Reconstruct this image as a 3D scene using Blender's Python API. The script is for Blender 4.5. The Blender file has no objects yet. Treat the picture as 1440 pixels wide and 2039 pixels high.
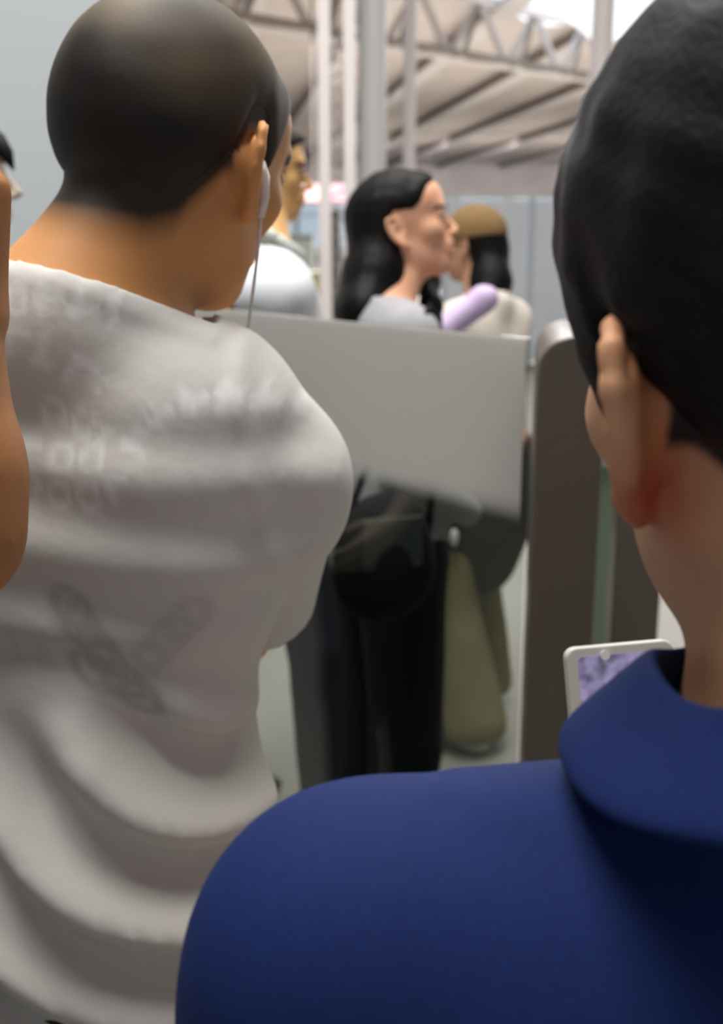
import bpy, math, random
import numpy as np
from mathutils import Vector, Matrix
random.seed(7); np.random.seed(7)
S = bpy.context.scene
COL = S.collection
R = math.radians

# ------------------------------------------------------------------ camera
CAMZ = 1.55; PITCH = 14.0; FPX = 2200.0
cam_d = bpy.data.cameras.new('camera'); cam = bpy.data.objects.new('camera', cam_d); COL.objects.link(cam)
cam_d.sensor_fit = 'HORIZONTAL'; cam_d.sensor_width = 36.0; cam_d.lens = FPX / 1440 * 36.0
cam.location = (0, 0, CAMZ); cam.rotation_euler = (R(90 - PITCH), 0, 0)
cam_d.clip_start = 0.02; cam_d.clip_end = 400
cam_d.dof.use_dof = True; cam_d.dof.focus_distance = 0.58; cam_d.dof.aperture_fstop = 11.0
S.camera = cam
S.view_settings.view_transform = 'Standard'; S.view_settings.look = 'None'
S.view_settings.gamma = 1.0; S.view_settings.use_curve_mapping = False
S.view_settings.exposure = 0.0

# ------------------------------------------------------------------ world and big unseen lights
W = bpy.data.worlds.new('world'); S.world = W; W.use_nodes = True
bg = W.node_tree.nodes['Background']; bg.inputs[0].default_value = (0.80, 0.87, 1.0, 1); bg.inputs[1].default_value = 0.58
def area(name, loc, sx, sy, power, col=(1, 1, 1), rot=(0, 0, 0)):
    d = bpy.data.lights.new(name, 'AREA'); d.shape = 'RECTANGLE'; d.size = sx; d.size_y = sy
    d.energy = power; d.color = col
    o = bpy.data.objects.new(name, d); COL.objects.link(o); o.location = loc; o.rotation_euler = rot
    return o
area('unseen_hall_light', (-0.6, 0.9, 6.3), 3.0, 3.0, 400, (1, 0.97, 0.93))
area('unseen_hall_light', (0.5, 4.5, 6.3), 5.0, 3.0, 340, (1, 0.97, 0.93))
area('unseen_hall_light', (6.0, 30.0, 5.2), 20.0, 30.0, 11000, (1, 0.96, 0.97))  # bare light with no fitting, added to lift the ceiling by floor bounce

area('unseen_hall_light', (10.0, 66.0, 6.3), 24.0, 36.0, 12500, (1, 0.96, 0.97), (R(35), 0, 0))  # extra unseen light, added and tilted to brighten the far wall
CP, SP = math.cos(R(PITCH)), math.sin(R(PITCH))
def at(px, py, d):
    """world point seen at a pixel of the photograph, d metres along the view axis"""
    r = (px - 720) / FPX; u = (1019.5 - py) / FPX
    return Vector((r * d, d * (CP + u * SP), CAMZ + d * (u * CP - SP)))

# ------------------------------------------------------------------ materials
def srgb(r, g, b):
    f = lambda c: (c / 255) / 12.92 if c / 255 <= 0.04045 else ((c / 255 + 0.055) / 1.055) ** 2.4
    return (f(r), f(g), f(b))
def mat(name, col, rough=0.6, metal=0.0, noise=0.0, nscale=20, bump=0.0, bscale=60, bdist=0.002, sss=0.0, attr=False,
        emit=None, spec=0.5, sheen=0.0, coat=0.0):
    m = bpy.data.materials.new(name); m.use_nodes = True
    nt = m.node_tree; b = nt.nodes['Principled BSDF']
    b.inputs['Roughness'].default_value = rough; b.inputs['Metallic'].default_value = metal
    b.inputs['Specular IOR Level'].default_value = spec
    b.inputs['Base Color'].default_value = (*col, 1)
    if sheen: b.inputs['Sheen Weight'].default_value = sheen; b.inputs['Sheen Roughness'].default_value = 0.5
    if coat: b.inputs['Coat Weight'].default_value = coat
    if sss:
        b.inputs['Subsurface Weight'].default_value = sss
        b.inputs['Subsurface Radius'].default_value = (1.0, 0.35, 0.15)
        b.inputs['Subsurface Scale'].default_value = 0.008
    tc = nt.nodes.new('ShaderNodeTexCoord')
    src = None
    if attr:
        a = nt.nodes.new('ShaderNodeAttribute'); a.attribute_name = 'Col'; src = a.outputs['Color']
    if noise:
        n = nt.nodes.new('ShaderNodeTexNoise'); n.inputs['Scale'].default_value = nscale; n.inputs['Detail'].default_value = 4
        nt.links.new(tc.outputs['Object'], n.inputs['Vector'])
        mr = nt.nodes.new('ShaderNodeMapRange'); mr.inputs[1].default_value = 0.3; mr.inputs[2].default_value = 0.7
        mr.inputs[3].default_value = 1 - noise; mr.inputs[4].default_value = 1 + noise
        nt.links.new(n.outputs['Fac'], mr.inputs[0])
        mx = nt.nodes.new('ShaderNodeVectorMath'); mx.operation = 'SCALE'
        if src: nt.links.new(src, mx.inputs[0])
        else: mx.inputs[0].default_value = col
        nt.links.new(mr.outputs[0], mx.inputs['Scale']); src = mx.outputs[0]
    if src: nt.links.new(src, b.inputs['Base Color'])
    if bump:
        n2 = nt.nodes.new('ShaderNodeTexNoise'); n2.inputs['Scale'].default_value = bscale; n2.inputs['Detail'].default_value = 5
        nt.links.new(tc.outputs['Object'], n2.inputs['Vector'])
        bp = nt.nodes.new('ShaderNodeBump'); bp.inputs['Strength'].default_value = bump; bp.inputs['Distance'].default_value = bdist
        nt.links.new(n2.outputs['Fac'], bp.inputs['Height']); nt.links.new(bp.outputs[0], b.inputs['Normal'])
    if emit:
        b.inputs['Emission Color'].default_value = (*emit[0], 1); b.inputs['Emission Strength'].default_value = emit[1]
    return m
def glass_mat(name, tint, refl=0.06):
    m = bpy.data.materials.new(name); m.use_nodes = True; nt = m.node_tree; nt.nodes.clear()
    o = nt.nodes.new('ShaderNodeOutputMaterial'); t = nt.nodes.new('ShaderNodeBsdfTransparent')
    g = nt.nodes.new('ShaderNodeBsdfGlossy'); f = nt.nodes.new('ShaderNodeLayerWeight'); pw = nt.nodes.new('ShaderNodeMath'); pw.operation = 'POWER'; pw.inputs[1].default_value = 4; ad = nt.nodes.new('ShaderNodeMath'); ad.operation = 'MULTIPLY_ADD'; ad.inputs[1].default_value = .6; ad.inputs[2].default_value = .03; mx = nt.nodes.new('ShaderNodeMixShader')
    t.inputs[0].default_value = (*tint, 1); g.inputs['Roughness'].default_value = 0.04; f.inputs[0].default_value = .5
    nt.links.new(f.outputs['Facing'], pw.inputs[0]); nt.links.new(pw.outputs[0], ad.inputs[0]); nt.links.new(ad.outputs[0], mx.inputs[0]); nt.links.new(t.outputs[0], mx.inputs[1]); nt.links.new(g.outputs[0], mx.inputs[2])
    nt.links.new(mx.outputs[0], o.inputs[0]); return m

# ------------------------------------------------------------------ plain mesh helper
class MB:
    def __init__(s): s.v = []; s.f = []
    def poly(s, vs, fs):
        b = len(s.v); s.v += [tuple(v) for v in vs]; s.f += [tuple(b + i for i in f) for f in fs]
    def box(s, c, sz, M=None):
        c = Vector(c); h = Vector(sz) / 2
        vs = [Vector((x, y, z)) for x in (-h.x, h.x) for y in (-h.y, h.y) for z in (-h.z, h.z)]
        vs = [(M @ v if M else v) + c for v in vs]
        s.poly(vs, [(0, 1, 3, 2), (4, 6, 7, 5), (0, 4, 5, 1), (2, 3, 7, 6), (0, 2, 6, 4), (1, 5, 7, 3)])
    def bar(s, a, b, w, h=None):
        a = Vector(a); b = Vector(b); d = b - a; h = h or w
        M = d.to_track_quat('Y', 'Z').to_matrix(); s.box((a + b) / 2, (w, d.length, h), M)
    def tube(s, pts, r, n=12):
        pts = [Vector(p) for p in pts]; rr = r if isinstance(r, (list, tuple)) else [r] * len(pts)
        vs = []; fs = []
        for i, p in enumerate(pts):
            d = (pts[min(i + 1, len(pts) - 1)] - pts[max(i - 1, 0)]).normalized()
            u = d.orthogonal().normalized() if i == 0 else (u - d * u.dot(d)).normalized()
            w = d.cross(u)
            for k in range(n):
                a = 2 * math.pi * k / n; vs.append(p + (u * math.cos(a) + w * math.sin(a)) * rr[i])
        for i in range(len(pts) - 1):
            for k in range(n):
                a = i * n + k; b = i * n + (k + 1) % n; fs.append((a, b, b + n, a + n))
        fs.append(tuple(range(n))[::-1]); fs.append(tuple((len(pts) - 1) * n + k for k in range(n)))
        s.poly(vs, fs)
    def prism(s, outline, y0, y1, M=None, off=(0, 0, 0)):
        """outline in local x,z extruded along local y"""
        n = len(outline); off = Vector(off)
        vs = [Vector((x, y0, z)) for x, z in outline] + [Vector((x, y1, z)) for x, z in outline]
        vs = [(M @ v if M else v) + off for v in vs]
        fs = [tuple(range(n)), tuple(range(2 * n - 1, n - 1, -1))] + [(i, i + n, (i + 1) % n + n, (i + 1) % n) for i in range(n)]
        s.poly(vs, fs)
    def build(s, name, m, parent=None, bevel=0, smooth=False):
        me = bpy.data.meshes.new(name); me.from_pydata(s.v, [], s.f); me.materials.append(m); me.update()
        import bmesh
        bm = bmesh.new(); bm.from_mesh(me); bmesh.ops.recalc_face_normals(bm, faces=bm.faces); bm.to_mesh(me); bm.free()
        if smooth: me.shade_smooth()
        o = bpy.data.objects.new(name, me); COL.objects.link(o)
        if parent: o.parent = parent
        if bevel:
            md = o.modifiers.new('bevel', 'BEVEL'); md.width = bevel; md.segments = 3; md.limit_method = 'ANGLE'
        return o
def tag(o, label=None, cat=None, group=None, kind=None):
    if label: o['label'] = label
    if cat: o['category'] = cat
    if group: o['group'] = group
    if kind: o['kind'] = kind
    return o
def empty(name, loc=(0, 0, 0), rz=0):
    o = bpy.data.objects.new(name, None); COL.objects.link(o); o.location = loc; o.rotation_euler = (0, 0, rz); return o

# ------------------------------------------------------------------ implicit surfaces meshed on a graded grid
def axis(lo, hi, coarse, fines):
    """coordinates from lo to hi, fine inside the intervals (a, b, step)"""
    v = [lo]; x = lo
    while x < hi:
        st = coarse
        for a, b, f in fines:
            dd = max(a - x, x - b, 0.0)
            st = min(st, f + dd * 0.35)
        x += st; v.append(x)
    return np.array(v, dtype=np.float32)
class Field:
    def __init__(s, ax, ay, az):
        s.ax, s.ay, s.az = ax, ay, az
        s.D = np.full((len(ax), len(ay), len(az)), 0.5, np.float32)
    def _sl(s, lo, hi, m):
        r = []
        for a, l, h in zip((s.ax, s.ay, s.az), lo, hi):
            i0 = max(int(np.searchsorted(a, l - m)) - 1, 0); i1 = min(int(np.searchsorted(a, h + m)) + 1, len(a))
            if i1 <= i0: return None
            r.append(slice(i0, i1))
        return tuple(r)
    def pts(s, sl):
        X, Y, Z = np.meshgrid(s.ax[sl[0]], s.ay[sl[1]], s.az[sl[2]], indexing='ij')
        return np.stack([X, Y, Z], -1)
    def op(s, fn, lo, hi, k, mode='u', m=0.07):
        sl = s._sl(lo, hi, m)
        if sl is None: return
        d = fn(s.pts(sl)); A = s.D[sl]
        if mode == 'u':
            if k > 0:
                h = np.clip(0.5 + 0.5 * (A - d) / k, 0, 1); s.D[sl] = A * (1 - h) + d * h - k * h * (1 - h)
            else: s.D[sl] = np.minimum(A, d)
        else:                                               # subtract
            d = -d; h = np.clip(0.5 - 0.5 * (A - d) / max(k, 1e-5), 0, 1); s.D[sl] = A * (1 - h) + d * h + k * h * (1 - h)
    def cone(s, a, b, ra, rb, k=0.02, mode='u', cut=False):
        a = np.array(a, np.float32); b = np.array(b, np.float32); ab = b - a; L2 = float(ab @ ab) + 1e-9; r = max(ra, rb)
        def fn(P):
            q = P - a; h = (q @ ab) / L2; hc = np.clip(h, 0, 1)
            d = np.linalg.norm(q - hc[..., None] * ab, axis=-1) - (ra + (rb - ra) * hc)
            if cut: d = np.maximum(d, (h - 1) * math.sqrt(L2))
            return d
        s.op(fn, np.minimum(a, b) - r, np.maximum(a, b) + r, k, mode)
    def ell(s, c, r, M=None, k=0.02, mode='u'):
        c = np.array(c, np.float32); r = np.array(r, np.float32)
        Mm = np.array(M, np.float32) if M is not None else None
        def fn(P):
            q = P - c
            if Mm is not None: q = q @ Mm                 # columns are the local axes
            k0 = np.linalg.norm(q / r, axis=-1); k1 = np.linalg.norm(q / (r * r), axis=-1)
            return k0 * (k0 - 1) / np.maximum(k1, 1e-4)
        e = float(r.max()) if M is not None else r
        s.op(fn, c - e, c + e, k, mode)
    def chain(s, pts, rad, k=0.01, mode='u', cut=False):
        for i in range(len(pts) - 1):
            s.cone(pts[i], pts[i + 1], rad[i], rad[i + 1], k, mode, cut)
    def all(s):
        return s.pts((slice(None),) * 3)
    def mesh(s, name, material, parent=None, color=None, smooth=2, label=None):
        D = s.D; ax, ay, az = s.ax, s.ay, s.az
        D[0] = D[-1] = 0.5; D[:, 0] = D[:, -1] = 0.5; D[:, :, 0] = D[:, :, -1] = 0.5
        I = D < 0; nx, ny, nz = D.shape
        c = np.zeros((nx - 1, ny - 1, nz - 1), np.int8)
        for i in (0, 1):
            for j in (0, 1):
                for k in (0, 1): c += I[i:nx - 1 + i, j:ny - 1 + j, k:nz - 1 + k]
        act = (c > 0) & (c < 8); idx = np.argwhere(act); n = len(idx)
        ids = np.full(c.shape, -1, np.int64); ids[act] = np.arange(n)
        acc = np.zeros((n, 3)); cnt = np.zeros(n)
        axes = (ax, ay, az)
        for d in range(3):
            e = [0, 0, 0]; e[d] = 1; o1, o2 = [q for q in range(3) if q != d]
            for u in (0, 1):
                for v in (0, 1):
                    A = idx.copy(); A[:, o1] += u; A[:, o2] += v; B = A + np.array(e)
                    da = D[A[:, 0], A[:, 1], A[:, 2]]; db = D[B[:, 0], B[:, 1], B[:, 2]]
                    ok = (da < 0) != (db < 0); t = np.where(ok, da / np.where(ok, da - db, 1), 0)
                    P = np.stack([axes[q][A[:, q]] for q in range(3)], -1).astype(float)
                    P[:, d] += t * (axes[d][np.minimum(B[:, d], len(axes[d]) - 1)] - axes[d][A[:, d]])
                    acc[ok] += P[ok]; cnt[ok] += 1
        V = acc / np.maximum(cnt, 1)[:, None]
        Q = []
        for d in range(3):
            o1, o2 = [(1, 2), (2, 0), (0, 1)][d]
            sa = [slice(0, -1) if q == d else slice(1, -1) for q in range(3)]
            sb = [slice(1, None) if q == d else slice(1, -1) for q in range(3)]
            a = I[tuple(sa)]; b = I[tuple(sb)]; ch = np.argwhere(a != b)
            if not len(ch): continue
            sgn = a[ch[:, 0], ch[:, 1], ch[:, 2]]
            base = ch + np.array([0 if q == d else 1 for q in range(3)])
            def cell(u, v):
                w = base.copy(); w[:, o1] -= u; w[:, o2] -= v; return ids[w[:, 0], w[:, 1], w[:, 2]]
            q = np.stack([cell(1, 1), cell(0, 1), cell(0, 0), cell(1, 0)], -1)
            q[~sgn] = q[~sgn][:, ::-1]; Q.append(q)
        Q = np.concatenate(Q)
        for _ in range(smooth):                              # relax the mesh a little
            Sm = np.zeros_like(V); N = np.zeros(len(V))
            for a, b in ((0, 1), (1, 2), (2, 3), (3, 0)):
                np.add.at(Sm, Q[:, a], V[Q[:, b]]); np.add.at(N, Q[:, a], 1)
                np.add.at(Sm, Q[:, b], V[Q[:, a]]); np.add.at(N, Q[:, b], 1)
            V = V * 0.5 + 0.5 * Sm / np.maximum(N, 1)[:, None]
        me = bpy.data.meshes.new(name)
        me.vertices.add(len(V)); me.vertices.foreach_set('co', V.astype(np.float32).ravel())
        me.loops.add(len(Q) * 4); me.loops.foreach_set('vertex_index', Q.astype(np.int32).ravel())
        me.polygons.add(len(Q)); me.polygons.foreach_set('loop_start', np.arange(0, len(Q) * 4, 4, dtype=np.int32))
        me.polygons.foreach_set('loop_total', np.full(len(Q), 4, np.int32))
        me.update(calc_edges=True); me.validate(); me.shade_smooth()
        if color is not None:
            cc = np.ones((len(V), 4), np.float32); cc[:, :3] = color(V)
            a = me.color_attributes.new('Col', 'FLOAT_COLOR', 'POINT'); a.data.foreach_set('color', cc.ravel())
        me.materials.append(material)
        o = bpy.data.objects.new(name, me); COL.objects.link(o)
        if parent is not None: o.parent = parent
        if label: o['label'] = label
        return o
def wob(P, f, seed=0):
    r = np.random.RandomState(seed); s = 0
    for i in range(5):
        d = r.randn(3); d /= np.linalg.norm(d); s = s + np.sin((P @ d.astype(np.float32)) * f * (0.6 + 0.25 * i) + r.rand() * 6.3)
    return s / 3.0

# ------------------------------------------------------------------ people
def hand(F, w, zdir, palm, side, curl, sc=1.0, spread=0.0, thumb=0.5):
    """five fingered hand: w wrist, zdir along the palm, palm = direction the palm faces, side = where the thumb is (+-1)"""
    z = np.array(zdir, float); z /= np.linalg.norm(z); y = np.array(palm, float); y -= z * (y @ z); y /= np.linalg.norm(y)
    x = np.cross(y, z) * side; w = np.array(w, float)
    T = lambda p: w + (x * p[0] + y * p[1] + z * p[2]) * sc
    kn = [(.029, 0, .086), (.010, -.002, .091), (-.010, -.001, .087), (-.028, .002, .077)]
    for i, q in enumerate(kn):
        F.cone(T((q[0] * .55, 0, .008)), T(q), .015 * sc, .0105 * sc, .012)
    F.ell(T((.012, .009, .035)), np.array((.017, .012, .03)) * sc, np.stack([x, y, z], 1), .008)
    L = [(.044, .026, .021), (.048, .030, .022), (.045, .028, .021), (.034, .021, .019)]
    rr = [(.0092, .0083, .0075, .0062), (.0094, .0085, .0077, .0064), (.009, .008, .0072, .006), (.008, .0072, .0064, .0054)]
    for i, q in enumerate(kn):
        p = np.array(q, float); a = 0; cu = curl[i] if isinstance(curl, (list, tuple)) else curl
        pts = [T(p)]
        for j, l in enumerate(L[i]):
            a += cu * (0.7, 1.1, 0.8)[j]
            sx = spread * (1.5 - i) * .12
            p = p + np.array((sx, math.sin(a), math.cos(a))) * l; pts.append(T(p))
        F.chain(pts, [r * sc for r in rr[i]], .0025)
    tp = [(.016, .004, .022), (.040, .014 + .01 * thumb, .048), (.050 - .012 * thumb, .022 + .02 * thumb, .076), (.050 - .02 * thumb, .028 + .03 * thumb, .098)]
    F.chain([T(p) for p in tp], [.014 * sc, .0115 * sc, .0095 * sc, .007 * sc], .006)

def rotm(yaw, pitch, roll):
    """columns: head right, forward, up; yaw>0 turns left, pitch>0 looks down"""
    return np.array((Matrix.Rotation(R(yaw), 3, 'Z') @ Matrix.Rotation(-R(pitch), 3, 'X') @ Matrix.Rotation(R(roll), 3, 'Y')))

def head_shape(F, c, M, s, ears=True, jaw=1.0, mouth=0.0, earflare=22, fem=False):
    c = np.array(c, float); T = lambda p: c + M @ (np.array(p, float) * s)
    E = lambda p, r, k=.015, mode='u', MM=None: F.ell(T(p), np.array(r) * s, M if MM is None else M @ MM, k * s, mode)
    Cn = lambda a, b, ra, rb, k=.012, mode='u': F.cone(T(a), T(b), ra * s, rb * s, k * s, mode)
    E((0, -.012, .032), (.076, .095, .083)); E((0, -.036, .008), (.064, .056, .060), .03)
    E((0, .032, -.03), (.060 * jaw, .056, .072), .03)
    E((0, .055, .04), (.056, .034, .045), .02)
    for q in (-1, 1):
        Cn((q * .056 * jaw, .002, -.045), (q * .018, .062, -.088), .014, .014, .03)
        E((q * .040, .060, -.016), (.024 if fem else .020, .021 if fem else .018, .022 if fem else .018), .02)
    E((0, .068, -.085), (.020, .018, .018), .02)
    Cn((-.034, .081 if fem else .083, .028), (.034, .081 if fem else .083, .028), .009 if fem else .010, .009 if fem else .010, .014)
    if fem: E((0, .052, .050), (.055, .036, .042), .02)
    for q in (-1, 1):
        E((q * .031, .102, .006), (.017 if fem else .019, .014 if fem else .018, .011), .014, 's'); E((q * .031, .077, .005), (.0145, .0125, .0125), .003)
        Cn((q * .019, .0875, .012), (q * .043, .083, .010), .0035, .003, .004)
    Cn((0, .088, .010), (0, .107 if fem else .111, -.024), .005 if fem else .006, .008 if fem else .0095, .012 if fem else .010)
    for q in (-1, 1): E((q * .010, .100, -.029), (.007, .008, .007), .006)
    E((0, .086, -.055), (.026, .014, .020), .012)
    Cn((-.018, .093, -.049), (.018, .093, -.049), .0045, .0045, .006)
    Cn((-.015, .092, -.060 - mouth), (.015, .092, -.060 - mouth), .0055, .0055, .006)
    Cn((-.02, .102, -.0545), (.02, .102, -.0545), .003, .003, .004, 's')
    if mouth: E((0, .098, -.055 - mouth * .5), (.015, .012, .004 + mouth * .5), .004, 's')
    if ears:
        for q in (-1, 1):
            a = R(earflare)
            # ear frame: columns = normal out of the cup, forward-back, up
            bx = np.array((q * math.cos(a), math.sin(a), 0)); by = np.array((-q * math.sin(a) * q * q, math.cos(a), 0)) if q > 0 else np.array((math.sin(a), math.cos(a), 0))
            tilt = R(12)
            up = np.array((0, -math.sin(tilt), math.cos(tilt))); fw = by - up * (by @ up); fw /= np.linalg.norm(fw); nn = np.cross(fw, up); nn *= np.sign(nn @ bx)
            o = np.array((q * .070, .004, -.006))
            G = lambda u, v, w=0: tuple(o + (-fw * u) + up * v + nn * w)
            FE = np.stack([nn, fw, up], 1)
            E(G(.017, .002, .008), (.0042, .017, .027), .004, 'u', FE)
            rim = [(.002, .012, .010), (.006, .026, .012), (.016, .034, .013), (.027, .030, .014), (.032, .018, .014), (.031, .003, .013), (.025, -.012, .012), (.016, -.024, .010), (.009, -.030, .007)]
            F.chain([T(G(*p)) for p in rim], [v * s for v in (.003, .0036, .0040, .0042, .0042, .0040, .0040, .005, .006)], .003 * s)
            E(G(.009, -.028, .006), (.005, .010, .011), .006, 'u', FE)
            Cn(G(.012, .004, .000), G(.010, -.010, 0), .012, .010, .008)
            E(G(.012, .000, .014), (.007, .010, .013), .003, 's', FE)
            E(G(.001, -.006, .009), (.004, .004, .006), .004, 'u', FE)

SKIN = {}
SOLE = mat('rubber_sole', srgb(70, 68, 66), .6)
def shirt_of(root, name): return [c for c in root.children if c.name.split('.')[0] == name][0]
def hair_line(y, style):
    if style == 'long':
        return np.interp(y, [-.12, -.022, -.010, .012, .03, .055, .075, .10], [-.15, -.15, .026, .020, .020, .032, .062, .076])
    if style == 'buzz':
        return np.interp(y, [-.12, -.085, -.062, -.040, -.020, -.008, .012, .028, .036, .05, .075, .10], [-.062, -.060, -.058, -.045, -.005, .030, .034, -.005, -.005, .035, .062, .068])
    return np.interp(y, [-.12, -.085, -.055, -.035, -.012, -.005, .010, .022, .040, .046, .060, .075, .10], [-.062, -.058, -.050, -.034, -.010, .018, .022, -.034, -.034, -.005, .045, .064, .070])

def make_person(name, label, loc, yaw, H, head, arms, legs=None, build=1.0, female=False, skin=(160, 112, 66),
                top=None, bottom=None, hair=None, shoes=(60, 60, 60), detail=.004, headM=None, ear_pt=None,
                extra_fine=(), mouth=0.0, jaw=1.0, body_disp=None, ear_glow=0.0, hs=1.0, earflare=22, coarse=.010):
    """loc = ground point, yaw = body turn; everything in body-local metres (forward +y)"""
    s = H / 1.75; root = empty(name, (loc[0], loc[1], 0), R(yaw)); tag(root, label, 'person')
    hc = np.array(head[0], float); M = headM if headM is not None else rotm(*head[1])
    if headM is None: M = rotm(*head[1])
    if legs is None:
        legs = [((-.09 * s, 0, .92 * s), (-.10 * s, .01, .50 * s), (-.10 * s, -.02, .085 * s)), ((.09 * s, 0, .92 * s), (.10 * s, .01, .50 * s), (.10 * s, -.02, .085 * s))]
    pts = [hc] + [np.array(p) for a in arms for p in a['j']] + [np.array(p) for l in legs for p in l]
    lo = np.min(pts, 0) - .2; hi = np.max(pts, 0) + .2; lo[2] = -.03
    lo[0] = min(lo[0], -.34); hi[0] = max(hi[0], .34); lo[1] = min(lo[1], -.3); hi[1] = max(hi[1], .35)
    fx = [(hc[0] - .1, hc[0] + .1, detail)]; fy = [(hc[1] - .12, hc[1] + .12, detail)]; fz = [(hc[2] - .15, hc[2] + .13, detail)]
    for a in arms:
        w = np.array(a['j'][2])
        if a.get('fine'):
            fx.append((w[0] - .1, w[0] + .1, a['fine'])); fy.append((w[1] - .1, w[1] + .1, a['fine'])); fz.append((w[2] - .1, w[2] + .1, a['fine']))
    for ex in extra_fine: fx.append(ex[0]); fy.append(ex[1]); fz.append(ex[2])
    AX, AY, AZ = axis(lo[0], hi[0], coarse, fx), axis(lo[1], hi[1], coarse, fy), axis(lo[2], hi[2], coarse, fz)
    sw = .90 if female else 1.0; b = build
    sh = [np.array(a['j'][0], float) for a in arms]
    neck0 = np.array((0, -.035 * s, 1.46 * s))
    sh_ = s * hs; headbase = hc + M @ (np.array((0, -.030, -.055)) * sh_)
    def torso(F, inf=0.0, waist=1.0):
        F.ell((0, 0, 1.29 * s), ((.152 * sw * b + inf) * s, (.105 * b + inf) * s, .185 * s), None, .03)
        F.ell((0, -.01 * s, 1.12 * s), ((.128 * sw * b + inf) * s * waist, (.092 * b + inf) * s * waist, .17 * s), None, .05)
        F.ell((0, -.01 * s, .96 * s), ((.160 * b + inf) * s, (.110 * b + inf) * s, .13 * s + inf), None, .05)
        for q in (-1, 1):
            S0 = sh[0] if q < 0 else sh[1]
            F.ell((q * .075 * s * b, -.055 * s * b, 1.34 * s), ((.062 + inf) * s, (.045 + inf) * s, (.095 + inf) * s), None, .04)
            F.cone((q * .02, -.035 * s, 1.455 * s), S0 + np.array((-q * .035, 0, .005)), (.040 * b + inf) * s, (.046 * b + inf) * s, .05)
            if female: F.ell((q * .07 * s, .075 * s, 1.27 * s), ((.052 + inf) * s, (.05 + inf) * s, (.052 + inf) * s), None, .03)
        F.cone((-.10 * s, 0, 1.385 * s), (.10 * s, 0, 1.385 * s), (.062 * b + inf) * s, (.062 * b + inf) * s, .05)
    ar = (.85 if female else 1.0) * b
    def arm_up(F, a, inf=0.0, upto=1.0, flare=0.0, cut=False):
        j = [np.array(p, float) for p in a['j']]
        F.ell(j[0] + np.array((0, 0, -.012)), ((.050 * ar + inf) * s, (.052 * ar + inf) * s, (.058 * ar + inf) * s), None, .03)
        F.cone(j[0], j[0] + (j[1] - j[0]) * upto, (.047 * ar + inf) * s, (.040 * ar + inf + flare) * s, .02, 'u', cut)
    def arm_lo(F, a, inf=0.0, upto=1.0):
        j = [np.array(p, float) for p in a['j']]; m1 = j[1] + (j[2] - j[1]) * .3
        F.cone(j[1], m1, (.037 * ar + inf) * s, (.038 * ar + inf) * s, .015)
        if upto >= 1: F.cone(m1, j[2], (.038 * ar + inf) * s, (.0235 * ar + inf) * s, .015)
    # ---- the body, one continuous surface
    F = Field(AX, AY, AZ)
    torso(F, 0.0, min(1.0, (top or {}).get('waist', 1.0)))
    for a in arms:
        arm_up(F, a); arm_lo(F, a)
        if a.get('hand'): hand(F, a['j'][2], *a['hand'], sc=s * (.92 if female else 1.0))
    for l in legs:
        F.cone(l[0], l[1], .082 * s * b, .055 * s, .03); F.cone(l[1], l[2], .054 * s, .038 * s, .02)
        F.cone(l[2], np.array(l[2]) + np.array((0, .15, -.045)) * s, .036 * s, .028 * s, .02)
    F.cone(neck0, headbase, .062 * s * b * (.82 if female else 1), .054 * s * b * (.85 if female else 1), .035)
    F.cone(hc + M @ (np.array((0, .005, -.06)) * s), neck0 + np.array((0, .035, .0)) * s, .046 * s, .045 * s, .03)
    head_shape(F, hc, M, sh_, True, jaw, mouth, earflare, female)
    base = np.array(srgb(*skin)); 
    def colf(V):
        q = ((V - hc) @ M) / sh_; c = np.tile(base, (len(V), 1))
        lip = np.exp(-((q[:, 0] / .02) ** 2 + ((q[:, 1] - .094) / .012) ** 2 + ((q[:, 2] + .055) / .009) ** 2))
        c = c * (1 - lip[:, None] * .6) + np.array(srgb(170, 80, 75)) * lip[:, None] * .6
        for sg in (-1, 1):
            br = ((q[:, 1] > .06) & (abs(q[:, 0] - sg * .031) < .019) & (abs(q[:, 2] - .026 + abs(q[:, 0] - sg * .031) * .1) < (.0028 if female else .0042)))
            c[br] = srgb(95, 70, 58) if female else srgb(40, 30, 26)
            ey = ((q[:, 1] > .075) & (abs(q[:, 0] - sg * .031) < .013) & (abs(q[:, 2] - .004) < .0045)); c[ey] = srgb(215, 208, 200)
            ir = ey & (abs(q[:, 0] - sg * .031) < .0055); c[ir] = srgb(32, 22, 18)
            lash = (q[:, 1] > .07) & (abs(q[:, 0] - sg * .031) < .016) & (abs(q[:, 2] - .0095) < .0018); c[lash] = srgb(30, 22, 20)
            # ears and lobes redder: backlight through the skin painted into the colour
            er = np.exp(-(((q[:, 0] - sg * .084) / .012) ** 2 + ((q[:, 1] + .012) / .03) ** 2 + ((q[:, 2] + .006) / .04) ** 2))
            tint = np.array((1.06, .80, .70)) if ear_glow < .9 else np.array((.95, .62, .46)); c = c * (1 - er[:, None] * ear_glow) + c * tint * er[:, None] * ear_glow
            lo = np.exp(-(((q[:, 0] - sg * .080) / .014) ** 2 + ((q[:, 1] + .006) / .022) ** 2 + ((q[:, 2] + .034) / .020) ** 2)) * (ear_glow > .9)
            c = c * (1 - lo[:, None]) + c * np.array((.75, .32, .24)) * lo[:, None]
        # soft stubble where the cropped hair runs out
        if hair and hair.get('fade'):
            zl = hair_line(q[:, 1], hair['line']) - hair.get('drop', 0)
            g = np.clip((q[:, 2] - zl) / hair['fade'] + 1, 0, 1) * (q[:, 1] < .03) * (abs(q[:, 0]) < .078) * (q[:, 2] > -.13)
            g = g ** 1.6; hcx = np.array(srgb(*hair['col'])); c = c * (1 - g[:, None]) + hcx * g[:, None]
        return c
    key = tuple(skin)
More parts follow.
